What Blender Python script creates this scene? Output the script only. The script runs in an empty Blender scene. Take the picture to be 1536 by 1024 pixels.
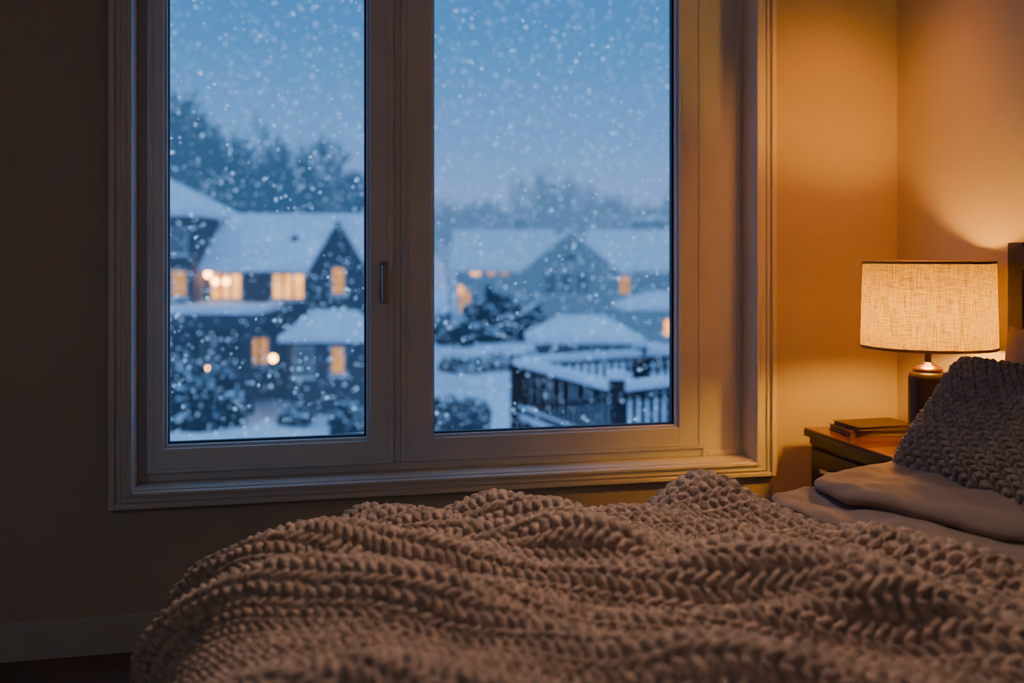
import bpy, math, random
import numpy as np
from mathutils import Vector, Matrix
random.seed(7); rng=np.random.RandomState(5)
S=bpy.context.scene
COL=S.collection

# ---------------------------------------------------------------- materials
def N(nt,t,**k):
    n=nt.nodes.new(t)
    for a,b in k.items(): setattr(n,a,b)
    return n
def newmat(name):
    m=bpy.data.materials.new(name); m.use_nodes=True
    nt=m.node_tree
    for n in list(nt.nodes): nt.nodes.remove(n)
    out=N(nt,'ShaderNodeOutputMaterial')
    return m,nt,out
def mat(name,c1,c2=None,scale=8,rough=.6,bump=0,bscale=200,spec=.4,coat=0,sheen=0,stretch=(1,1,1),metal=0,haze=0,hcol=(.13,.27,.50)):
    m,nt,out=newmat(name)
    p=N(nt,'ShaderNodeBsdfPrincipled')
    p.inputs['Roughness'].default_value=rough
    p.inputs['Specular IOR Level'].default_value=spec
    p.inputs['Metallic'].default_value=metal
    p.inputs['Coat Weight'].default_value=coat
    p.inputs['Sheen Weight'].default_value=sheen
    tc=N(nt,'ShaderNodeTexCoord'); mp=N(nt,'ShaderNodeMapping'); mp.inputs['Scale'].default_value=stretch
    nt.links.new(tc.outputs['Object'],mp.inputs[0])
    if c2 is None: c2=tuple(x*.85 for x in c1)
    nz=N(nt,'ShaderNodeTexNoise'); nz.inputs['Scale'].default_value=scale; nz.inputs['Detail'].default_value=5
    nt.links.new(mp.outputs[0],nz.inputs['Vector'])
    r=N(nt,'ShaderNodeValToRGB'); r.color_ramp.elements[0].position=.35; r.color_ramp.elements[1].position=.65
    r.color_ramp.elements[0].color=(*c1,1); r.color_ramp.elements[1].color=(*c2,1)
    nt.links.new(nz.outputs['Fac'],r.inputs[0]); nt.links.new(r.outputs[0],p.inputs['Base Color'])
    if bump:
        b2=N(nt,'ShaderNodeTexNoise'); b2.inputs['Scale'].default_value=bscale; b2.inputs['Detail'].default_value=3
        nt.links.new(mp.outputs[0],b2.inputs['Vector'])
        bp=N(nt,'ShaderNodeBump'); bp.inputs['Strength'].default_value=bump; bp.inputs['Distance'].default_value=.004
        nt.links.new(b2.outputs['Fac'],bp.inputs['Height']); nt.links.new(bp.outputs[0],p.inputs['Normal'])
    if haze:
        e=N(nt,'ShaderNodeEmission'); e.inputs[0].default_value=(*hcol,1); e.inputs[1].default_value=1  # air haze painted in as an even bluish emission per material
        mx=N(nt,'ShaderNodeMixShader'); mx.inputs[0].default_value=haze
        nt.links.new(p.outputs[0],mx.inputs[1]); nt.links.new(e.outputs[0],mx.inputs[2]); nt.links.new(mx.outputs[0],out.inputs[0])
    else: nt.links.new(p.outputs[0],out.inputs[0])
    return m
def emis(name,col,s,lo=.3,hi=1.7):
    m,nt,out=newmat(name); e=N(nt,'ShaderNodeEmission')
    tc=N(nt,'ShaderNodeTexCoord'); nz=N(nt,'ShaderNodeTexNoise'); nz.inputs['Scale'].default_value=1.7
    nt.links.new(tc.outputs['Object'],nz.inputs['Vector'])
    r=N(nt,'ShaderNodeMapRange'); r.inputs['To Min'].default_value=s*lo; r.inputs['To Max'].default_value=s*hi
    nt.links.new(nz.outputs['Fac'],r.inputs[0]); nt.links.new(r.outputs[0],e.inputs[1])
    e.inputs[0].default_value=(*col,1); nt.links.new(e.outputs[0],out.inputs[0]); return m
def snowtop(name,dark,snow=(.85,.9,.97),thr=.25,haze=0,hcol=(.13,.27,.50),nscale=3):
    m,nt,out=newmat(name); p=N(nt,'ShaderNodeBsdfPrincipled'); p.inputs['Roughness'].default_value=.9
    g=N(nt,'ShaderNodeNewGeometry'); sx=N(nt,'ShaderNodeSeparateXYZ'); nt.links.new(g.outputs['Normal'],sx.inputs[0])
    nz=N(nt,'ShaderNodeTexNoise'); nz.inputs['Scale'].default_value=nscale; nz.inputs['Detail'].default_value=4
    tc=N(nt,'ShaderNodeTexCoord'); nt.links.new(tc.outputs['Object'],nz.inputs['Vector'])
    ad=N(nt,'ShaderNodeMath',operation='MULTIPLY_ADD'); ad.inputs[1].default_value=1.6; nt.links.new(nz.outputs['Fac'],ad.inputs[0]); nt.links.new(sx.outputs[2],ad.inputs[2])
    r=N(nt,'ShaderNodeMapRange'); r.inputs['From Min'].default_value=.8+thr; r.inputs['From Max'].default_value=1.1+thr
    nt.links.new(ad.outputs[0],r.inputs[0])
    mx=N(nt,'ShaderNodeMix',data_type='RGBA'); mx.inputs[6].default_value=(*dark,1); mx.inputs[7].default_value=(*snow,1)
    nt.links.new(r.outputs[0],mx.inputs[0]); nt.links.new(mx.outputs[2],p.inputs['Base Color'])
    e=N(nt,'ShaderNodeEmission'); e.inputs[0].default_value=(*hcol,1)  # emission tint painted into the surface to imitate aerial haze
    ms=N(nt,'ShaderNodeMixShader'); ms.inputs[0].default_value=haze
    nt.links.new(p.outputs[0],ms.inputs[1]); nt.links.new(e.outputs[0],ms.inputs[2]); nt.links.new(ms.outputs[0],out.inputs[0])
    return m

M_wall=mat('wall_paint',(.53,.455,.385),(.49,.42,.355),scale=3,rough=.85,bump=.5,bscale=110,spec=.2)
M_ceil=mat('ceiling_paint',(.6,.57,.52),(.57,.54,.49),rough=.9)
M_trim=mat('white_trim_paint',(.68,.66,.63),(.64,.62,.59),scale=5,rough=.4,bump=.05,bscale=60)
M_base=mat('baseboard_paint',(.54,.51,.48),(.50,.47,.44),scale=5,rough=.45)
M_frame=mat('window_frame_paint',(.67,.69,.71),(.63,.65,.67),scale=5,rough=.35)
M_gasket=mat('black_gasket',(.01,.01,.012),rough=.5)
M_carpet=mat('carpet',(.17,.145,.125),(.11,.095,.085),scale=160,rough=1,bump=1,bscale=300)
M_dark=mat('dark_stained_wood',(.012,.009,.009),(.022,.015,.012),scale=6,stretch=(1,12,12),rough=.35,coat=.15)
M_top=mat('mahogany_top',(.17,.045,.018),(.10,.027,.012),scale=5,stretch=(14,1,1),rough=.22,coat=.4)
M_head=mat('headboard_wood',(.03,.018,.013),(.02,.012,.009),scale=6,stretch=(12,12,1),rough=.45)
M_metal=mat('brushed_nickel',(.55,.52,.47),rough=.3,metal=1)
M_copper=mat('copper_collar',(.40,.20,.10),(.32,.15,.07),rough=.35,metal=1)
M_lampbase=mat('lamp_dark_wood',(.014,.009,.007),(.022,.013,.010),scale=6,stretch=(10,10,1),rough=.42,spec=.3)
M_duvet=mat('duvet_cotton',(.27,.205,.175),(.24,.18,.155),scale=4,rough=.9,bump=.35,bscale=400,sheen=.1,spec=.1)
M_sheet=mat('pillow_cotton',(.36,.28,.24),(.32,.25,.215),scale=4,rough=.9,bump=.3,bscale=500,sheen=.1,spec=.1)
M_knit=mat('chunky_wool',(.66,.48,.37),(.28,.215,.185),scale=60,rough=.95,bump=1,bscale=420,sheen=.2,spec=.05)
M_knit2=mat('grey_chunky_wool',(.38,.32,.285),(.22,.195,.18),scale=50,rough=.95,bump=1,bscale=420,sheen=.1,spec=.05)
M_book=mat('book_cover',(.04,.022,.018),(.055,.032,.024),rough=.4)
M_page=mat('book_pages',(.20,.14,.09),(.12,.085,.06),scale=30,stretch=(1,1,60),rough=.9)
M_matt=mat('mattress_ticking',(.5,.47,.43),rough=.9)
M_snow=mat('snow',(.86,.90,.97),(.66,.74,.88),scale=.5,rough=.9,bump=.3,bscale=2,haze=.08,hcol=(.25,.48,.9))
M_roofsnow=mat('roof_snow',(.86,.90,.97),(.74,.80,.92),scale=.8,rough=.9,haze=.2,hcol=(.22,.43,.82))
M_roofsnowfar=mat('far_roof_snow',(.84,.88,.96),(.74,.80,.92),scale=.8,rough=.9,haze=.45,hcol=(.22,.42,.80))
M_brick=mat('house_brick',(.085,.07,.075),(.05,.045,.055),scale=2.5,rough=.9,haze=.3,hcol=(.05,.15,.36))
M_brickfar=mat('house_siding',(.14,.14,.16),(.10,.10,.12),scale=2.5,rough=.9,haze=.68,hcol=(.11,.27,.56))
M_extframe=mat('exterior_frames',(.35,.37,.4),rough=.7,haze=.3,hcol=(.12,.26,.5))
M_darkwin=mat('unlit_window',(.05,.07,.1),rough=.2,haze=.4,hcol=(.10,.24,.48))
M_lit=emis('lit_window',(1,.38,.06),3.2)
M_litdim=emis('dim_lit_window',(1,.42,.12),1.0)
M_lantern=emis('lantern_glow',(1,.42,.09),28)
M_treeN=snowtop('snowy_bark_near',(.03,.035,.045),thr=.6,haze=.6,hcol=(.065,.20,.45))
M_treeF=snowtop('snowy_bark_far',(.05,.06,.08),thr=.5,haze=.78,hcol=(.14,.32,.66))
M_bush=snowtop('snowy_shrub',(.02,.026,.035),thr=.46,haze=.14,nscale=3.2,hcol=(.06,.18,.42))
M_rail=snowtop('snowy_rail_wood',(.022,.022,.03),thr=.9)

def glassmat():
    m,nt,out=newmat('window_glass'); t=N(nt,'ShaderNodeBsdfTransparent'); t.inputs[0].default_value=(.96,.98,.98,1)
    g=N(nt,'ShaderNodeBsdfGlossy'); g.inputs['Roughness'].default_value=.02
    mx=N(nt,'ShaderNodeMixShader'); mx.inputs[0].default_value=.03
    nt.links.new(t.outputs[0],mx.inputs[1]); nt.links.new(g.outputs[0],mx.inputs[2]); nt.links.new(mx.outputs[0],out.inputs[0]); return m
M_glass=glassmat()
def shademat():
    m,nt,out=newmat('linen_shade')
    tc=N(nt,'ShaderNodeTexCoord')
    fs=[]
    for sc in ((30,30,520),(420,420,14)):
        mp=N(nt,'ShaderNodeMapping'); mp.inputs['Scale'].default_value=sc; nt.links.new(tc.outputs['Object'],mp.inputs[0])
        nz=N(nt,'ShaderNodeTexNoise'); nz.inputs['Scale'].default_value=1; nz.inputs['Detail'].default_value=2; nt.links.new(mp.outputs[0],nz.inputs['Vector']); fs.append(nz)
    ad=N(nt,'ShaderNodeMath',operation='ADD'); nt.links.new(fs[0].outputs['Fac'],ad.inputs[0]); nt.links.new(fs[1].outputs['Fac'],ad.inputs[1])
    r=N(nt,'ShaderNodeMapRange'); r.inputs['From Min'].default_value=.7; r.inputs['From Max'].default_value=1.3
    nt.links.new(ad.outputs[0],r.inputs[0])
    mx=N(nt,'ShaderNodeMix',data_type='RGBA'); mx.inputs[6].default_value=(.13,.075,.004,1); mx.inputs[7].default_value=(.42,.345,.03,1)
    nt.links.new(r.outputs[0],mx.inputs[0])
    d=N(nt,'ShaderNodeBsdfDiffuse'); t=N(nt,'ShaderNodeBsdfTranslucent')
    nt.links.new(mx.outputs[2],d.inputs[0]); nt.links.new(mx.outputs[2],t.inputs[0])
    ms=N(nt,'ShaderNodeMixShader'); ms.inputs[0].default_value=.5
    nt.links.new(d.outputs[0],ms.inputs[1]); nt.links.new(t.outputs[0],ms.inputs[2])
    nt.links.new(ms.outputs[0],out.inputs[0])
    return m
M_shade=shademat()
M_shaderim=mat('shade_rim_tape',(.4,.24,.06),rough=.9)
M_bulb=emis('bulb_glow',(1,.43,.035),310,.95,1.05)

# ---------------------------------------------------------------- mesh builder
class MB:
    def __init__(s,mats): s.v=[];s.f=[];s.m=[];s.mats=mats
    def box(s,x0,x1,y0,y1,z0,z1,mat=0):
        b=len(s.v)
        for z in(z0,z1):
            s.v+=[(x0,y0,z),(x1,y0,z),(x1,y1,z),(x0,y1,z)]
        for q in((0,3,2,1),(4,5,6,7),(0,1,5,4),(1,2,6,5),(2,3,7,6),(3,0,4,7)):
            s.f.append([b+i for i in q]); s.m.append(mat)
    def prism(s,poly,ax,a,b,mat=0):
        n=len(poly);o=len(s.v)
        for t in(a,b):
            for p,q in poly: s.v.append((t,p,q) if ax=='x' else (p,t,q))
        s.f.append([o+i for i in range(n)][::-1]); s.m.append(mat)
        s.f.append([o+n+i for i in range(n)]); s.m.append(mat)
        for i in range(n):
            j=(i+1)%n; s.f.append([o+i,o+j,o+n+j,o+n+i]); s.m.append(mat)
    def hip(s,x0,x1,y0,y1,ze,zr,ins,mat=1,t=.3):
        o=len(s.v); ym=(y0+y1)/2
        s.v+=[(x0,y0,ze-t),(x1,y0,ze-t),(x1,y1,ze-t),(x0,y1,ze-t),(x0,y0,ze),(x1,y0,ze),(x1,y1,ze),(x0,y1,ze),(x0+ins,ym,zr),(x1-ins,ym,zr)]
        for q in((0,3,2,1),(0,1,5,4),(1,2,6,5),(2,3,7,6),(3,0,4,7),(4,5,9,8),(5,6,9),(6,7,8,9),(7,4,8)):
            s.f.append([o+i for i in q]); s.m.append(mat)
    def beam(s,p,q,w,h,mat=0):
        p=Vector(p);q=Vector(q);d=(q-p).normalized(); sd=d.cross(Vector((0,0,1)))
        if sd.length<1e-3: sd=Vector((1,0,0))
        sd.normalize(); up=sd.cross(d); b=len(s.v)
        for c in(p,q):
            for a,e in((-1,-1),(1,-1),(1,1),(-1,1)): s.v.append(tuple(c+sd*a*w/2+up*e*h/2))
        for qd in((0,1,2,3),(7,6,5,4),(0,4,5,1),(1,5,6,2),(2,6,7,3),(3,7,4,0)):
            s.f.append([b+i for i in qd]); s.m.append(mat)
    def lathe(s,prof,cx,cy,n=48,mat=0,close=False):
        b=len(s.v);k=len(prof)
        for r,z in prof:
            for i in range(n):
                a=2*math.pi*i/n; s.v.append((cx+r*math.cos(a),cy+r*math.sin(a),z))
        for j in range(k-1):
            for i in range(n):
                i2=(i+1)%n; s.f.append([b+j*n+i,b+j*n+i2,b+(j+1)*n+i2,b+(j+1)*n+i]); s.m.append(mat)
    def ball(s,c,r,mat=0,n=10,m=7):
        s.lathe([(r*math.sin(math.pi*j/m)+1e-4,c[2]-r*math.cos(math.pi*j/m)) for j in range(m+1)],c[0],c[1],n,mat)
    def ring(s,x0,x1,z0,z1,l,r,b,t,y0,y1,mat=0):
        s.box(x0,x0+l,y0,y1,z0,z1,mat); s.box(x1-r,x1,y0,y1,z0,z1,mat)
        s.box(x0+l,x1-r,y0,y1,z0,z0+b,mat); s.box(x0+l,x1-r,y0,y1,z1-t,z1,mat)
    def build(s,name,parent=None,smooth=False,bevel=0,seg=2,loc=None,rot=None):
        me=bpy.data.meshes.new(name); me.from_pydata(s.v,[],s.f)
        for m in s.mats: me.materials.append(m)
        me.polygons.foreach_set('material_index',s.m)
        if smooth: me.polygons.foreach_set('use_smooth',[True]*len(s.f))
        me.update(); ob=bpy.data.objects.new(name,me); COL.objects.link(ob)
        if parent: ob.parent=parent
        if loc: ob.location=loc
        if rot: ob.rotation_euler=rot
        if bevel:
            bv=ob.modifiers.new('bevel','BEVEL'); bv.width=bevel; bv.segments=seg; bv.limit_method='ANGLE'
        return ob
def empty(name,loc=(0,0,0),rot=(0,0,0)):
    e=bpy.data.objects.new(name,None); COL.objects.link(e); e.location=loc; e.rotation_euler=rot; e.empty_display_size=.1; return e
def gridmesh(name,P,mats,parent=None,flip=False):
    n,m,_=P.shape
    me=bpy.data.meshes.new(name)
    idx=np.arange(n*m).reshape(n,m)
    q=np.stack([idx[:-1,:-1],idx[1:,:-1],idx[1:,1:],idx[:-1,1:]],-1).reshape(-1,4)
    if flip: q=q[:,::-1]
    me.vertices.add(n*m); me.vertices.foreach_set('co',P.reshape(-1).astype(np.float32))
    me.loops.add(q.size); me.loops.foreach_set('vertex_index',q.reshape(-1).astype(np.int32))
    me.polygons.add(len(q)); me.polygons.foreach_set('loop_start',np.arange(0,q.size,4,dtype=np.int32))
    me.polygons.foreach_set('loop_total',np.full(len(q),4,dtype=np.int32))
    me.polygons.foreach_set('use_smooth',np.ones(len(q),dtype=bool))
    for k in mats: me.materials.append(k)
    me.update(calc_edges=True); me.validate()
    ob=bpy.data.objects.new(name,me); COL.objects.link(ob)
    if parent: ob.parent=parent
    return ob

# ---------------------------------------------------------------- room shell
XW,XE,YS,ZC=-2.6,2.21,-4.4,2.7
WT=.24
OX0,OX1,OZ0,OZ1=-.502,1.647,.49,2.375
w=MB([M_wall])
w.box(XW-.15,OX0,0,WT,0,ZC); w.box(OX1,XE+.15,0,WT,0,ZC); w.box(OX0,OX1,0,WT,0,OZ0); w.box(OX0,OX1,0,WT,OZ1,ZC)
w.build('wall_north')
w=MB([M_wall]); w.box(XE,XE+.15,YS,0,0,ZC); w.build('wall_east')
w=MB([M_wall]); w.box(XW-.15,XW,YS,0,0,ZC); w.build('wall_west')
w=MB([M_wall]); w.box(XW-.15,XE+.15,YS-.15,YS,0,ZC); w.build('wall_south')
w=MB([M_carpet]); w.box(XW-.15,XE+.15,YS-.15,WT,-.15,0); w.build('floor')
w=MB([M_ceil]); w.box(XW-.15,XE+.15,YS-.15,WT,ZC,ZC+.15); w.build('ceiling')
def bb(name,x0,x1,y0,y1,dx,dy):
    b=MB([M_base]); b.box(x0,x1,y0,y1,0,.095)
    if dy: b.box(x0,x1,y0+(.006 if dy<0 else 0),y1-(.006 if dy>0 else 0),.095,.115)
    else: b.box(x0+(.006 if dx<0 else 0),x1-(.006 if dx>0 else 0),y0,y1,.095,.115)
    b.build(name,bevel=.002)
bb('baseboard_north',XW,XE,-.016,0,0,-1)
bb('baseboard_east',XE-.016,XE,YS,-.016,-1,0)
bb('baseboard_west',XW,XW+.016,YS,-.016,1,0)
bb('baseboard_south',XW+.016,XE-.016,YS,YS+.016,0,1)

# ---------------------------------------------------------------- window casing + window
t=MB([M_trim])
cx0,cx1,cz0,cz1=-.5565,1.7055,.45,2.43
t.ring(cx0,cx1,cz0,cz1,.0695,.0735,.05,.07,-.018,0)
t.ring(cx0,cx1,cz0,cz1,.018,.018,.014,.018,-.030,-.018)
t.ring(cx0+.026,cx1-.026,cz0+.020,cz1-.026,.010,.010,.006,.01,-.024,-.018)
t.ring(cx0+.054,cx1-.058,cz0+.038,cz1-.054,.0155,.0155,.012,.016,-.025,-.018)
t.build('trim_1',bevel=.003)
win=empty('window_1')
l=MB([M_trim]); l.ring(OX0,OX1,OZ0,OZ1,.015,.015,.015,.015,-.001,.23); l.build('jamb_lining',win,bevel=.001)
f=MB([M_frame])
f.ring(-.487,1.632,.505,2.36,.030,.150,.030,.05,.105,.19)
f.box(.34,.3675,.105,.19,.535,2.31)
f.ring(1.475,1.632,.505,2.36,.02,.02,.02,.02,.098,.105)
f.build('fixed_frame',win,bevel=.003)
s=MB([M_frame])
s.ring(-.457,.340,.536,2.31,.052,.079,.078,.07,.085,.150)
s.ring(-.405,.261,.614,2.24,.010,.010,.010,.010,.100,.150)
s.ring(-.442,.326,.549,2.297,.006,.006,.006,.006,.081,.085)
s.build('casement_sash',win,bevel=.003)
s=MB([M_frame])
s.ring(.3675,1.482,.536,2.31,.104,.100,.078,.07,.092,.150)
s.ring(.4715,1.382,.614,2.24,.010,.012,.010,.010,.104,.150)
s.ring(.388,1.462,.549,2.297,.006,.006,.006,.006,.088,.092)
s.build('fixed_sash',win,bevel=.003)
g=MB([M_gasket])
g.ring(-.395,.251,.624,2.23,.004,.007,.006,.006,.118,.140)
g.ring(.4815,1.370,.624,2.23,.004,.009,.006,.006,.118,.140)
g.build('glazing_gasket',win)
g=MB([M_glass]); g.box(-.395,.251,.128,.130,.624,2.23); g.box(.4815,1.370,.128,.130,.624,2.23); g.build('glass_panes',win)
h=MB([M_metal])
h.box(.293,.323,.077,.085,1.08,1.225); h.box(.301,.317,.050,.077,1.17,1.205); h.prism([(.044,1.212),(.060,1.212),(.056,1.085),(.046,1.085)],'x',.298,.320)
h.build('window_handle',win,bevel=.003)

# ---------------------------------------------------------------- nightstand
def nightstand(x0,y0,y1):
    e=empty('nightstand')
    x1=XE-.02
    H=.632
    b=MB([M_dark])
    b.box(x0+.02,x1-.01,y0+.02,y1-.02,.12,H-.03)
    for lx in(x0+.02,x1-.05):
        for ly in(y0+.02,y1-.06): b.box(lx,lx+.04,ly,ly+.04,0,.12)
    b.box(x0+.012,x0+.02,y0+.02,y1-.02,H-.055,H-.03)
    b.build('cabinet',e,bevel=.003)
    d=MB([M_dark]); d.box(x0+.004,x0+.02,y0+.045,y1-.045,H-.19,H-.065); d.box(x0+.004,x0+.02,y0+.045,y1-.045,.31,H-.205); d.box(x0+.004,x0+.02,y0+.045,y1-.045,.15,.295)
    d.build('drawer_fronts',e,bevel=.004)
    k=MB([M_metal]); ym=y1-.19
    for z in(H-.125,.37,.22):
        k.box(x0-.018,x0-.010,ym-.05,ym+.05,z-.006,z+.006); k.box(x0-.012,x0+.006,ym-.045,ym-.037,z-.004,z+.004); k.box(x0-.012,x0+.006,ym+.037,ym+.045,z-.004,z+.004)
    k.build('drawer_pulls',e,bevel=.002)
    tp=MB([M_top,M_dark]); tp.box(x0,x1,y0,y1,H-.008,H,0); tp.box(x0,x1,y0,y1,H-.03,H-.008,1); tp.build('top_board',e,bevel=.003)
    return e
nightstand(1.78,-.645,-.085)

# ---------------------------------------------------------------- table lamp
def lamp(cx,cy,z0):
    e=empty('table_lamp',(cx,cy,z0))
    b=MB([M_lampbase])
    b.lathe([(.001,0),(.062,0),(.066,.004),(.066,.014),(.060,.02),(.060,.225),(.056,.238),(.045,.246),(.001,.248)],0,0,48)
    b.build('base',e,smooth=True)
    c=MB([M_copper]); c.lathe([(.044,.245),(.046,.252),(.040,.258),(.030,.264),(.018,.268),(.014,.275),(.012,.275)],0,0,36)
    c.build('collar',e,smooth=True)
    k=MB([M_lampbase,M_metal]); k.lathe([(.010,.27),(.010,.32),(.017,.325),(.017,.352),(.001,.354)],0,0,24,0)
    for i in range(3):
        a=i*2*math.pi/3+.4; k.beam((0,0,.585),(.196*math.cos(a),.196*math.sin(a),.585),.003,.003,1)
    for sg in(-1,1):
        pts=[(sg*.018,0,.33),(sg*.062,0,.40),(sg*.065,0,.47),(sg*.035,0,.55),(0,0,.587)]
        for p,q in zip(pts,pts[1:]): k.beam(p,q,.003,.003,1)
    k.build('socket_and_harp',e)
    sh=MB([M_shade]); sh.lathe([(.203,.322),(.2025,.33),(.1965,.585),(.196,.593)],0,0,96); sh.build('shade',e,smooth=True)
    r=MB([M_shaderim])
    r.lathe([(.2015,.320),(.2042,.320),(.2040,.329),(.2012,.329),(.2015,.320)],0,0,96); r.lathe([(.1948,.586),(.1975,.586),(.1972,.595),(.1945,.595),(.1948,.586)],0,0,96); r.build('shade_rims',e,smooth=True)
    bu=MB([M_bulb]); bu.ball((0,0,.412),.047,0,16,10); bu.build('bulb',e,smooth=True)
    return e
lamp(1.967,-.53,.632)

# ---------------------------------------------------------------- books
def book(cx,cy,z,w,d,h,rz):
    e=empty('book',(cx,cy,z),(0,0,rz))
    b=MB([M_book]); b.box(-w/2,w/2,-d/2,d/2,0,.003); b.box(-w/2,w/2,-d/2,d/2,h-.003,h); b.box(w/2-.003,w/2,-d/2,d/2,0,h); b.build('cover',e,bevel=.001)
    p=MB([M_page]); p.box(-w/2+.004,w/2-.003,-d/2+.004,d/2-.004,.003,h-.003); p.build('pages',e)
book(1.955,-.235,.632,.235,.165,.020,math.radians(-6))
book(1.965,-.235,.6525,.225,.155,.015,math.radians(2))

# ---------------------------------------------------------------- bed
bed=empty('bed')
b=MB([M_head])
b.box(2.13,2.19,-2.56,-.70,.25,1.25); b.box(2.12,2.20,-.765,-.695,0,1.283); b.box(2.12,2.20,-2.565,-2.495,0,1.283); b.box(2.115,2.203,-2.52,-.74,1.20,1.27)
b.build('headboard',bed,bevel=.006)
b=MB([M_head]); b.box(-.05,2.13,-2.42,-.95,.14,.30)
for lx in(-.02,1.95):
    for ly in(-2.38,-1.03): b.box(lx,lx+.06,ly,ly+.06,0,.14)
b.build('bed_frame',bed,bevel=.006)
b=MB([M_matt]); b.box(-.04,2.12,-2.43,-.94,.30,.50); b.build('mattress',bed,bevel=.05,seg=4)

def drape(px,py,x0,y0,y1,R,slope):
    dx=np.minimum(px-x0,0); dy=np.maximum(py-y0,0)+np.minimum(py-y1,0)
    r=np.hypot(dx,dy)+1e-9
    ar=np.minimum(r,R*math.pi/2); rest=r-ar
    off=R*np.sin(ar/R)+rest*slope; drop=R*(1-np.cos(ar/R))+rest*math.sqrt(1-slope*slope)
    return np.where(dx<0,x0+dx/r*off,px), np.where(dy>0,y0,np.where(dy<0,y1,py))+dy/r*off, drop
def wob(x,y,seed,amp,f):
    rr=np.random.RandomState(seed); o=0
    for i in range(6):
        a=rr.uniform(0,6.28);k=f*rr.uniform(.6,1.8);o=o+np.sin((np.cos(a)*x+np.sin(a)*y)*k+rr.uniform(0,6.28))
    return amp*o/3
def normals(P):
    a=np.gradient(P,axis=0); b=np.gradient(P,axis=1); n=np.cross(a,b); n/=np.linalg.norm(n,axis=2,keepdims=True)+1e-12; return n

def knit(s,t,W,L):
    # irregular hand-knit ribs: two leaning strands per column, deep channel between columns
    s=s+wob(s,t,91,.08*L,70)+wob(s,t,93,.10*L,31); t=t+wob(s,t,92,.05*W,60)
    c=t/W; k=np.round(c); a=np.abs((c-k)*2)
    ph=s/L-a*.70+.37*k
    rib=np.clip(np.cos(a*math.pi/2*.96),0,1)**.45
    mid=1-.42*np.exp(-(a/.16)**2)
    along=np.abs(np.cos(math.pi*ph))**.8
    size=1+wob(s,t,94,.12,45)
    fuzz=wob(s,t,95,.06,520)+wob(s,t,96,.05,800)
    return rib*mid*(.22+.78*along)*size+fuzz
# duvet
nx,ny=320,300
U,V=np.meshgrid(np.linspace(-.45,2.09,nx),np.linspace(-2.85,-.56,ny),indexing='ij')
X,Y,D=drape(U,V,.06,-.93,-2.42,.20,.05)
Z=.562-D+wob(U,V,3,.007,9)+wob(U,V,4,.004,25)+wob(U,V,11,.002,60)
fade=np.clip((1.05-U)/.1,0,1); Z-=fade*.02
gridmesh('duvet',np.stack([X,Y,Z],-1),[M_duvet],bed)
# turned-back duvet edge (puffy roll) over a second thinner layer
nu,nv=300,180
A,B=np.meshgrid(np.linspace(-math.pi/2,math.pi/2,nu),np.linspace(-math.pi,math.pi,nv),indexing='ij')
def sp(v,e): return np.sign(v)*np.abs(v)**e
def fold(name,cx,hw,hz,z0,yf,sd):
    ca=np.cos(A)**.55
    yy=sp(np.sin(A),.5)*.85
    xx=sp(np.cos(B),.9)*hw*(.2+.8*ca); zz=sp(np.sin(B),.9)*hz*ca
    Y=yf-.85+yy; X=cx+xx+.30*np.clip(-.80-Y,0,.75)+wob(Y,Y*0,sd,.018,6)
    Z=z0+zz+.030*np.clip((X-1.45)/.3,0,1)+(wob(X,Y,sd+1,.010,11)+wob(X*1.6,Y,sd+2,.007,26)+wob(X*2,Y,sd+4,.003,50))*ca
    gridmesh(name,np.stack([X,Y,Z],-1),[M_duvet],bed,flip=True)
fold('duvet_fold',1.60,.25,.050,.614,-.76,8)
fold('duvet_underfold',1.46,.25,.030,.574,-.75,28)

# knit blanket
nx,ny=900,980
u01=np.linspace(0,1,nx); v=np.linspace(-2.95,-.50,ny)
UU,V=np.meshgrid(u01,v,indexing='ij')
xmax=1.15+.36*np.clip(-.83-V,-.2,.72)+.012*np.sin(V*17)
xmin=-.62
U=xmin+UU*(xmax-xmin)
X,Y,D=drape(U,V,.03,-.95,-2.42,.28,.16)
ridges=[((1.0,-.76),(1.38,-1.74),.064,.058),((.80,-.86),(1.27,-1.75),.030,.040),((.52,-.90),(1.20,-1.95),.066,.055),
 ((.27,-.85),(.98,-1.75),.060,.050),((-.18,-.95),(.75,-1.55),.060,.050),((.1,-1.0),(.8,-1.42),.028,.035),((-.2,-1.22),(.7,-1.90),.062,.052),((-.25,-1.6),(.6,-2.2),.06,.06),((-.1,-1.3),(.9,-1.75),.03,.035)]
F=wob(U,V,21,.010,7)+wob(U,V,22,.008,17)
wx=wob(U,V,23,.05,5)
for (p,q,hh,ww) in ridges:
    p=np.array(p);q=np.array(q);d=(q-p)/np.linalg.norm(q-p)
    s_=(U-p[0])*d[0]+(V-p[1])*d[1]; t_=-(U-p[0])*d[1]+(V-p[1])*d[0]+wx
    amp=hh*(1+.35*np.sin(s_*9+p[0]*13))
    ln=np.linalg.norm(q-p)
    amp=amp*np.clip(1.15-np.clip(s_-ln,0,1)*2,0,1)
    F=F+amp*np.exp(-(t_/ww)**2)
P=np.stack([X,Y,.582-D],-1)
n0=normals(P)
P=P+n0*(np.clip(F,-.008,1)*1.0)[...,None]
hang=np.clip(D/.25,0,1); P[...,0]-=hang*wob(V,U*0,31,.02,12)
ang=math.radians(36); sN=U*math.cos(ang)-V*math.sin(ang); tN=U*math.sin(ang)+V*math.cos(ang)
tN=tN+wob(U,V,24,.034,5); sN=sN+wob(U,V,25,.012,9)
K=knit(sN,tN,.040,.0255)
n1=normals(P)
edge=np.clip((xmax-U)/.03,0,1); drop=(1-np.sqrt(np.clip(1-(1-edge)**2,0,1)))*.035
P=P+n1*((K*.0185-.002)*(.4+.6*edge))[...,None]; P[...,2]-=drop
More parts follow.
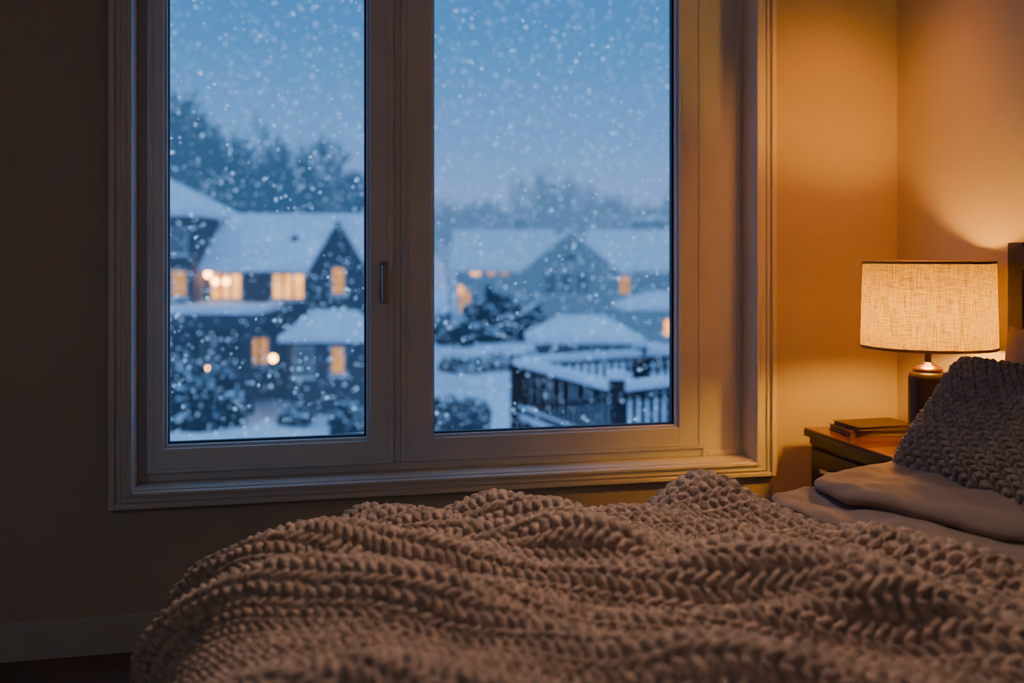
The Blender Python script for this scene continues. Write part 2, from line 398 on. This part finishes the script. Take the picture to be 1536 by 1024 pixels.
gridmesh('knit_blanket',P,[M_knit])

# pillows
def pillow(name,c,hw,hh,th,tilt,mat,knitted,yaw=0,roll=0,n=110):
    a=np.linspace(-1,1,n); A,B=np.meshgrid(a,a,indexing='ij')
    def sheet(sg):
        prof=(np.clip(1-np.abs(A)**2.6,0,1)*np.clip(1-np.abs(B)**2.6,0,1))**.42
        x=A*hw*(1-.05*(1-B**2)*np.abs(A)**2)
        y=B*hh*(1-.07*(1-A**2)*np.abs(B)**2)
        z=sg*(th*prof+wob(A*hw,B*hh,41+sg,.006,14)*prof+wob(A*hw,B*hh,51+sg,.0025,40)*prof)
        Pm=np.stack([x,y,z],-1)
        if knitted:
            nn=normals(Pm)
            if sg<0: nn=-nn
            tt=x*.55+y*.83+wob(x,y,61,.012,8); ss=x*.83-y*.55
            Pm=Pm+nn*(knit(ss,tt,.034,.023)*.013*np.clip(prof*3,0,1))[...,None]
        return Pm
    R=Matrix.Rotation(yaw,3,'Z')@Matrix(((0,math.sin(tilt),-math.cos(tilt)),(-1,0,0),(0,math.cos(tilt),math.sin(tilt))))@Matrix.Rotation(roll,3,'Z')
    R=np.array(R)
    Pf=sheet(1)@R.T+np.array(c); Pb=sheet(-1)@R.T+np.array(c)
    o1=gridmesh(name,Pf,[mat]); o2=gridmesh('back',Pb,[mat],flip=True)
    bpy.ops.object.select_all(action='DESELECT'); o1.select_set(True); o2.select_set(True); bpy.context.view_layer.objects.active=o1
    bpy.ops.object.join()
    return o1
pillow('bed_pillow',(2.025,-1.17,.815),.39,.225,.065,math.radians(9),M_sheet,False)
pillow('bed_pillow',(2.025,-2.02,.815),.39,.225,.065,math.radians(9),M_sheet,False)
pillow('knit_throw_pillow',(1.782,-1.14,.792),.35,.195,.078,math.radians(36),M_knit2,True,n=380)

# ---------------------------------------------------------------- outdoors (street grid is turned from the house)
TH=math.radians(12.5); ST,CT=math.sin(TH),math.cos(TH)
GZ=-4.75
def street(r,f,z=GZ): return (f*ST+r*CT,-3.32+f*CT-r*ST,z)
ROT=(0,0,-TH)
gx,gy=np.meshgrid(np.linspace(-90,110,200),np.linspace(2,170,170),indexing='ij')
gz=GZ+wob(gx,gy,71,.22,.35)+wob(gx,gy,72,.13,1.1)
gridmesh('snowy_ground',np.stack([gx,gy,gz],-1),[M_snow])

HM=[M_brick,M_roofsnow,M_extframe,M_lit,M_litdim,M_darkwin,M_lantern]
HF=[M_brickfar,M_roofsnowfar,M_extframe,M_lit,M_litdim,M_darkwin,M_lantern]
def gabled(m,x0,x1,y0,y1,z0,ze,zr,axis,o=.35,t=.28):
    m.box(x0,x1,y0,y1,z0,ze,0)
    if axis=='x':
        mid=(y0+y1)/2; hlf=(y1-y0)/2; sl=(zr-ze)/hlf
        m.prism([(y0,ze),(y1,ze),(mid,zr)],'x',x0,x1,0)
        for sg in(-1,1):
            e=mid+sg*(hlf+o); m.prism([(e,ze-sl*o),(mid,zr),(mid,zr+t),(e,ze-sl*o+t*.8)],'x',x0-o,x1+o,1)
    else:
        mid=(x0+x1)/2; hlf=(x1-x0)/2; sl=(zr-ze)/hlf
        m.prism([(x0,ze),(x1,ze),(mid,zr)],'y',y0,y1,0)
        for sg in(-1,1):
            e=mid+sg*(hlf+o); m.prism([(e,ze-sl*o),(mid,zr),(mid,zr+t),(e,ze-sl*o+t*.8)],'y',y0-o,y1+o,1)
def hwin(m,x,z,w,h,y,k,nm=2):
    m.box(x-w/2-.09,x+w/2+.09,y-.06,y,z-h/2-.09,z+h/2+.09,2)
    m.box(x-w/2,x+w/2,y-.09,y-.061,z-h/2,z+h/2,k)
    for i in range(1,nm):
        xx=x-w/2+w*i/nm; m.box(xx-.05,xx+.05,y-.11,y-.091,z-h/2,z+h/2,0)
    m.box(x-w/2-.15,x+w/2+.15,y-.2,y,z-h/2-.16,z-h/2-.09,1)
def Z(drop): return 6-drop   # height above ground from metres below eye level

# house A : long roof + cross gable at right
m=MB(HM)
gabled(m,-7.2,0.4,0,7,0,Z(.55),Z(-1.5),'x')
gabled(m,-1.7,.7,-.8,4,0,Z(.7),Z(-1.35),'y',o=.2,t=.2)
hwin(m,-5.25,Z(1.35),1.15,.95,0,3,3); hwin(m,-2.7,Z(1.35),1.2,.95,0,3,3)
hwin(m,-.5,Z(1.1),.45,1.0,-.8,4,1); hwin(m,-6.5,Z(1.35),.4,.9,0,5,1)
m.box(-2.9,-2.65,1.4,1.65,Z(-.1),Z(-.75),0)
m.box(-8.2,-3.1,-4,0,Z(3.1)+.3,Z(2.25),0); m.box(-8.4,-2.9,-4.2,0,Z(2.25),Z(2.02),1)
for xx in(-8.0,-6.5,-4.9,-3.3): m.box(xx-.1,xx+.1,-3.9,-3.7,0,Z(2.35),0)
m.box(-8.0,-3.2,-3.6,-3.5,0,Z(4.4),0)
hwin(m,-6.4,Z(4.1),1.2,1.1,0,5,2); hwin(m,-3.9,Z(4.0),.7,1.0,0,4,2)
m.box(-2.0,1.2,-3.2,-.8,0,Z(3.3),0); m.hip(-2.3,1.4,-3.6,-.4,Z(3.15),Z(2.2),1.0,1,.2)
hwin(m,-.1,Z(4.05),.42,.95,-3.2,4,1); hwin(m,-1.4,Z(4.1),.6,1.0,-3.2,5,1)
for p in((-7.9,-4.3,Z(2.75)),(-4.9,-3.9,Z(4.35)),(-4.65,-3.6,Z(4.7)),(-2.5,-3.5,Z(3.95)),(-5.95,-.25,Z(.85)),(-5.65,-.25,Z(1.15)),(-5.2,-.25,Z(1.15))):
    m.ball(p,.14,6)
m.build('house',loc=street(-6.5,41),rot=ROT)
# house B at far left
m=MB(HM)
m.box(-8,-.7,0,6,0,Z(-1.5),0); m.hip(-8.4,-.4,-.4,6.4,Z(-1.75),Z(-3.6),3.0,1,.25)
hwin(m,-1.25,Z(1.2),.5,1.0,0,4,1); hwin(m,-1.3,Z(-.5),.6,.9,0,5,1); hwin(m,-3.5,Z(1.2),1,1.1,0,3,2); hwin(m,-2.4,Z(-.5),.6,.9,0,5,1)
m.build('house',loc=street(-12.1,40),rot=ROT)

# right house C
m=MB(HF)
gabled(m,-3.6,3.6,0,8,0,Z(1.3),Z(-1.6),'y',o=.4,t=.3)
gabled(m,2.0,9.0,1.0,9,0,Z(1.1),Z(-1.6),'x',o=.4,t=.3)
for xx in(-1.5,-.3,.9): hwin(m,xx,Z(2.3),.8,1.5,0,5,1)
hwin(m,4.2,Z(2.4),.7,1.3,1.0,4,2); hwin(m,0,Z(.3),.7,.8,0,5,1)
m.box(5.5,8,6,7,Z(-1.2),Z(-2.7),0); m.box(5.3,8.2,5.9,7.1,Z(-2.7),Z(-2.95),1)
m.build('house',loc=street(4.4,75),rot=ROT)
# house D
m=MB(HF)
gabled(m,-3.5,4.5,0,8,0,Z(1.2),Z(-1.7),'x',o=.5,t=.4)
hwin(m,-1.9,Z(1.5),.8,.65,0,3,1); hwin(m,-.5,Z(1.5),.7,.65,0,4,1); hwin(m,.6,Z(1.5),.6,.65,0,4,1)
hwin(m,-2.8,Z(4.2),.9,2.0,0,4,2); hwin(m,-3.1,Z(3.1),.5,.7,0,3,1)
m.box(1.5,2.4,4,5,Z(-1.5),Z(-3.1),0); m.box(1.3,2.6,3.8,5.2,Z(-3.1),Z(-3.3),1)
m.build('house',loc=street(-1.2,84),rot=ROT)
# low snowy outbuildings
m=MB(HF)
m.box(-4,4,0,5,0,Z(3.6),0); m.hip(-4.4,4.4,-.4,5.4,Z(3.5),Z(2.6),2.2,1,.25)
hwin(m,-1.2,Z(4.9),.6,1.0,0,3,1); hwin(m,1.6,Z(4.9),.7,1.0,0,5,1)
m.build('shed',loc=street(11.6,66),rot=ROT)
m=MB(HM)
m.box(-2.6,2.8,0,4.4,0,Z(5.0),0); m.hip(-3.2,3.4,-.5,4.9,Z(4.75),Z(3.6),2.0,1,.3)
m.build('shed',loc=street(4.0,56),rot=ROT)

# deck with railing
dk=empty('deck_railing',street(0,0,1.25),ROT)
r=MB([M_rail,M_snow]); sn=MB([M_snow])
Pt=[(.10,22.4),(1.89,18.0),(6.5,21.6)]; Bk=[(.10,22.4),(3.14,24.2),(6.5,25.4)]
TOP=-2.47
for pts in(Pt,Bk):
    for (a,b),(c,d) in zip(pts,pts[1:]):
        r.beam((a,b,TOP-.05),(c,d,TOP-.05),.12,.12); r.beam((a,b,TOP-1.02),(c,d,TOP-1.02),.08,.10)
        r.beam((a,b,TOP-1.32),(c,d,TOP-1.32),.1,.2)
        sn.beam((a,b,TOP+.06),(c,d,TOP+.06),.26,.17); sn.beam((a,b,TOP-.94),(c,d,TOP-.94),.10,.06)
        L=math.hypot(c-a,d-b); n=int(L/.22)
        for i in range(n+1):
            q=i/n; x=a+(c-a)*q; y=b+(d-b)*q; r.box(x-.04,x+.04,y-.04,y+.04,TOP-1.0,TOP-.08)
for (a,b) in Pt+Bk[1:]:
    r.box(a-.14,a+.14,b-.14,b+.14,GZ-1.25,TOP+.2); sn.box(a-.18,a+.18,b-.18,b+.18,TOP+.2,TOP+.35)
r.build('railing',dk); sn.build('rail_snow',dk,smooth=False,bevel=.05,seg=3)
fl=MB([M_snow])
poly=[(.1,22.4),(1.89,18.0),(6.5,21.6),(6.5,25.4),(3.14,24.2)]
fl.v=[(a,b,TOP-1.3) for a,b in poly]+[(a,b,TOP-1.05) for a,b in poly]
fl.f=[[4,3,2,1,0],[5,6,7,8,9]]+[[i,(i+1)%5,5+(i+1)%5,5+i] for i in range(5)]; fl.m=[0]*7
fl.build('deck_floor_snow',dk)

# trees
def treemesh(seed,depth,H,mat,sq):
    rr=random.Random(seed); m=MB([mat])
    def seg(p,q,r0,r1):
        d=(q-p).normalized(); a=d.orthogonal().normalized(); b=d.cross(a); o=len(m.v)
        for c,r_ in((p,r0),(q,r1)):
            for i in range(3):
                t=i*2.0944; v=c+(a*math.cos(t)+b*math.sin(t))*r_; m.v.append(tuple(v))
        for i in range(3): m.f.append([o+i,o+(i+1)%3,o+3+(i+1)%3,o+3+i]); m.m.append(0)
    def grow(p,d,L,r_,lv):
        q=p+d*L; seg(p,q,r_,r_*.7)
        if lv==0: return
        for i in range(3):
            nd=(d*1.1+Vector((rr.uniform(-1,1),rr.uniform(-1,1),rr.uniform(-.35,.75)))*.72).normalized()
            st=p.lerp(q,rr.uniform(.55,1) if i else 1)
            grow(st,nd,L*rr.uniform(.68,.86),max(r_*.6,.0095),lv-1)
    grow(Vector((0,0,-.3)),Vector((0,0,1)),1.0,.10,depth)
    v=np.array(m.v); top=np.percentile(v[:,2],99.5); v*=H/top; v[:,:2]*=sq   # real tree height H
    me=bpy.data.meshes.new('tree_mesh'); me.from_pydata(v.tolist(),[],m.f); me.materials.append(mat); me.update(); return me
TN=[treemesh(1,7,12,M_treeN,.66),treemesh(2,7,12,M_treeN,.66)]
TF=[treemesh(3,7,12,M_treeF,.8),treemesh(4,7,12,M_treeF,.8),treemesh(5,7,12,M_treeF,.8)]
def tree(me,r,f,h,rz):
    o=bpy.data.objects.new('bare_snowy_tree',me); COL.objects.link(o); o.location=street(r,f); o.scale=(h/12,)*3; o.rotation_euler=(0,0,rz)
for i,(rr_,f_,h) in enumerate([(-18.9,58,15.4),(-22,60,14.5),(-15.9,62,10.2),(-14.0,58,12.7),(-12.0,57,12.6),(-9.7,64,9.4),(-8.2,60,10.8)]):
    tree(TN[i%2],rr_,f_,h,i*1.3)
for i,(rr_,f_,h) in enumerate([(-12.5,95,12.2),(-9,100,10.8),(-6.5,104,11.6),(-3.6,100,11.4),(0.5,102,10.8),(2.9,96,13.8),(5.4,104,10.8),(8,110,11.4),(10.5,108,12.4),(13.5,112,11),(16.3,104,13.2),(-16.5,96,12.4),(20,100,13),(-30,95,14),(-24,99,13),(7,125,11.8),(12,126,12.8),(-1,122,11.8)]):
    tree(TF[i%3],rr_,f_,h,i*.9)
def shrub(r,f,w,h,seed):
    n,k=60,44
    A,B=np.meshgrid(np.linspace(0,2*math.pi,n),np.linspace(0,math.pi/2+.25,k),indexing='ij')
    x=np.cos(A)*np.sin(B);y=np.sin(A)*np.sin(B);z=np.cos(B)
    d=1+wob(x*3,y*3+z*2,seed,.14,2.2)+wob(x*3,z*3+y,seed+1,.09,6)+wob(x*3+y,z*3-y,seed+2,.07,14)
    d[-1]=d[0]
    P=np.stack([x*d*w,y*d*w*.8,z*d*h],-1)
    o=gridmesh('snowy_shrub',P,[M_bush],flip=True); o.location=street(r,f,GZ); o.rotation_euler=ROT
for i,a in enumerate([(-11.7,35.6,1.2,2.1),(-10.4,35.2,.9,1.9),(-12.9,35.6,1.1,2.0),(-5.6,33.8,.6,.9),(-5.0,33.6,.5,.7),(-7.9,36.0,.6,.5),(-1.9,34.6,.6,1.0),(-1.2,34.4,.5,.9),(-2.6,35,.5,.8),(-1.6,70,2.2,3.2),(.5,70,2.0,2.6),(-4.2,66,1.6,2.0),(-.5,52,1.8,.9),(-2.5,50,1.2,.9),(7.0,50,1.2,1.0)]):
    shrub(*a,seed=80+i*3)

# falling snow : one mesh
fl_v=[];fl_f=[]
base=np.array([(1,0,0),(-1,0,0),(0,1,0),(0,-1,0),(0,0,1),(0,0,-1)],float)
fc=[(0,2,4),(2,1,4),(1,3,4),(3,0,4),(2,0,5),(1,2,5),(3,1,5),(0,3,5)]
def flakes(n,x0,x1,y0,y1,z0,z1,rmin,rmax):
    for i in range(n):
        c=np.array([rng.uniform(x0,x1),rng.uniform(y0,y1),rng.uniform(z0,z1)]); r_=rmin+(rmax-rmin)*rng.rand()**2.2
        o=len(fl_v); st=np.array([1,1,1])*rng.uniform(.7,1.2,3)
        for v_ in base*r_*st+c: fl_v.append(tuple(v_))
        for q in fc: fl_f.append([o+j for j in q])
flakes(1500,-1.2,3.2,.6,2.5,-.3,3.2,.0028,.0080)
flakes(260,-1.2,3.2,.5,3.0,-.3,3.2,.007,.011)
flakes(3500,-3,5.5,2.5,7,-2,4.5,.005,.016)
flakes(4600,-6,10,7,16,-4,7,.010,.026)
flakes(5200,-10,16,16,30,-4.5,10,.016,.038)
me=bpy.data.meshes.new('falling_snow'); me.from_pydata(fl_v,[],fl_f)
m,nt,out=newmat('snowflake'); d=N(nt,'ShaderNodeBsdfDiffuse'); d.inputs[0].default_value=(.9,.93,.97,1); e=N(nt,'ShaderNodeEmission'); e.inputs[0].default_value=(.45,.66,.95,1); e.inputs[1].default_value=.75  # flakes given a bluish glow of their own to look brighter
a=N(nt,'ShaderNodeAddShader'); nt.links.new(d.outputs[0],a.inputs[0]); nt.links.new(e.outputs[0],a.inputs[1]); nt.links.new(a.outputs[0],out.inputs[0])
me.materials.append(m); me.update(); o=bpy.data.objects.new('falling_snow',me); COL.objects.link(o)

# ---------------------------------------------------------------- dusk sky
W=bpy.data.worlds.new('dusk'); S.world=W; W.use_nodes=True; nt=W.node_tree
for n in list(nt.nodes): nt.nodes.remove(n)
tc=N(nt,'ShaderNodeTexCoord'); sx=N(nt,'ShaderNodeSeparateXYZ'); nt.links.new(tc.outputs['Generated'],sx.inputs[0])
mr=N(nt,'ShaderNodeMapRange'); mr.inputs['From Min'].default_value=-.1; mr.inputs['From Max'].default_value=.5; nt.links.new(sx.outputs[2],mr.inputs[0])
rp=N(nt,'ShaderNodeValToRGB'); cr=rp.color_ramp
cr.elements[0].position=.1; cr.elements[0].color=(.20,.33,.70,1)
cr.elements[1].position=1; cr.elements[1].color=(.22,.50,1.0,1)
for p,c in((.24,(.22,.36,.74,1)),(.36,(.125,.32,.70,1)),(.52,(.058,.24,.58,1)),(.64,(.042,.205,.53,1))):
    el=cr.elements.new(p); el.color=c
nt.links.new(mr.outputs[0],rp.inputs[0])
bg=N(nt,'ShaderNodeBackground'); bg.inputs[1].default_value=1.38; nt.links.new(rp.outputs[0],bg.inputs[0])
wo=N(nt,'ShaderNodeOutputWorld'); nt.links.new(bg.outputs[0],wo.inputs[0])

# ---------------------------------------------------------------- interior lights: added unseen spots + dim added fill
def down(x,y,tgt,en,col,size,soft=.05):
    L=bpy.data.lights.new('added_spot','SPOT'); L.energy=en; L.color=col; L.spot_size=math.radians(size); L.spot_blend=1; L.shadow_soft_size=soft
    lo=bpy.data.objects.new('added_spot',L); COL.objects.link(lo); lo.location=(x,y,2.66)
    lo.rotation_euler=(Vector(tgt)-Vector(lo.location)).to_track_quat('-Z','Y').to_euler()
down(.9,-.75,(.5,-1.75,.5),130,(1,.68,.48),80)  # unseen spot added to bring out the blanket folds
down(1.80,-.66,(1.96,-.05,1.30),98,(1,.285,.022),62,.12)  # unseen orange spot added to strengthen the glow on the lamp corner walls
L=bpy.data.lights.new('room_fill_light','AREA'); L.shape='DISK'; L.size=.35; L.energy=9; L.color=(.84,.90,1)  # unseen cool fill added to lift the whole room
lo=bpy.data.objects.new('room_fill_light',L); COL.objects.link(lo); lo.location=(-1.6,-3.9,2.66)

# ---------------------------------------------------------------- camera
c=bpy.data.cameras.new('camera'); co=bpy.data.objects.new('camera',c); COL.objects.link(co)
co.location=(0,-3.32,1.25); co.rotation_euler=(math.radians(90),0,-TH)
c.lens=35; c.sensor_width=36; c.shift_y=-132/1536; c.clip_end=500; c.clip_start=.05
c.dof.use_dof=True; c.dof.focus_distance=2.85; c.dof.aperture_fstop=1.6
S.camera=co
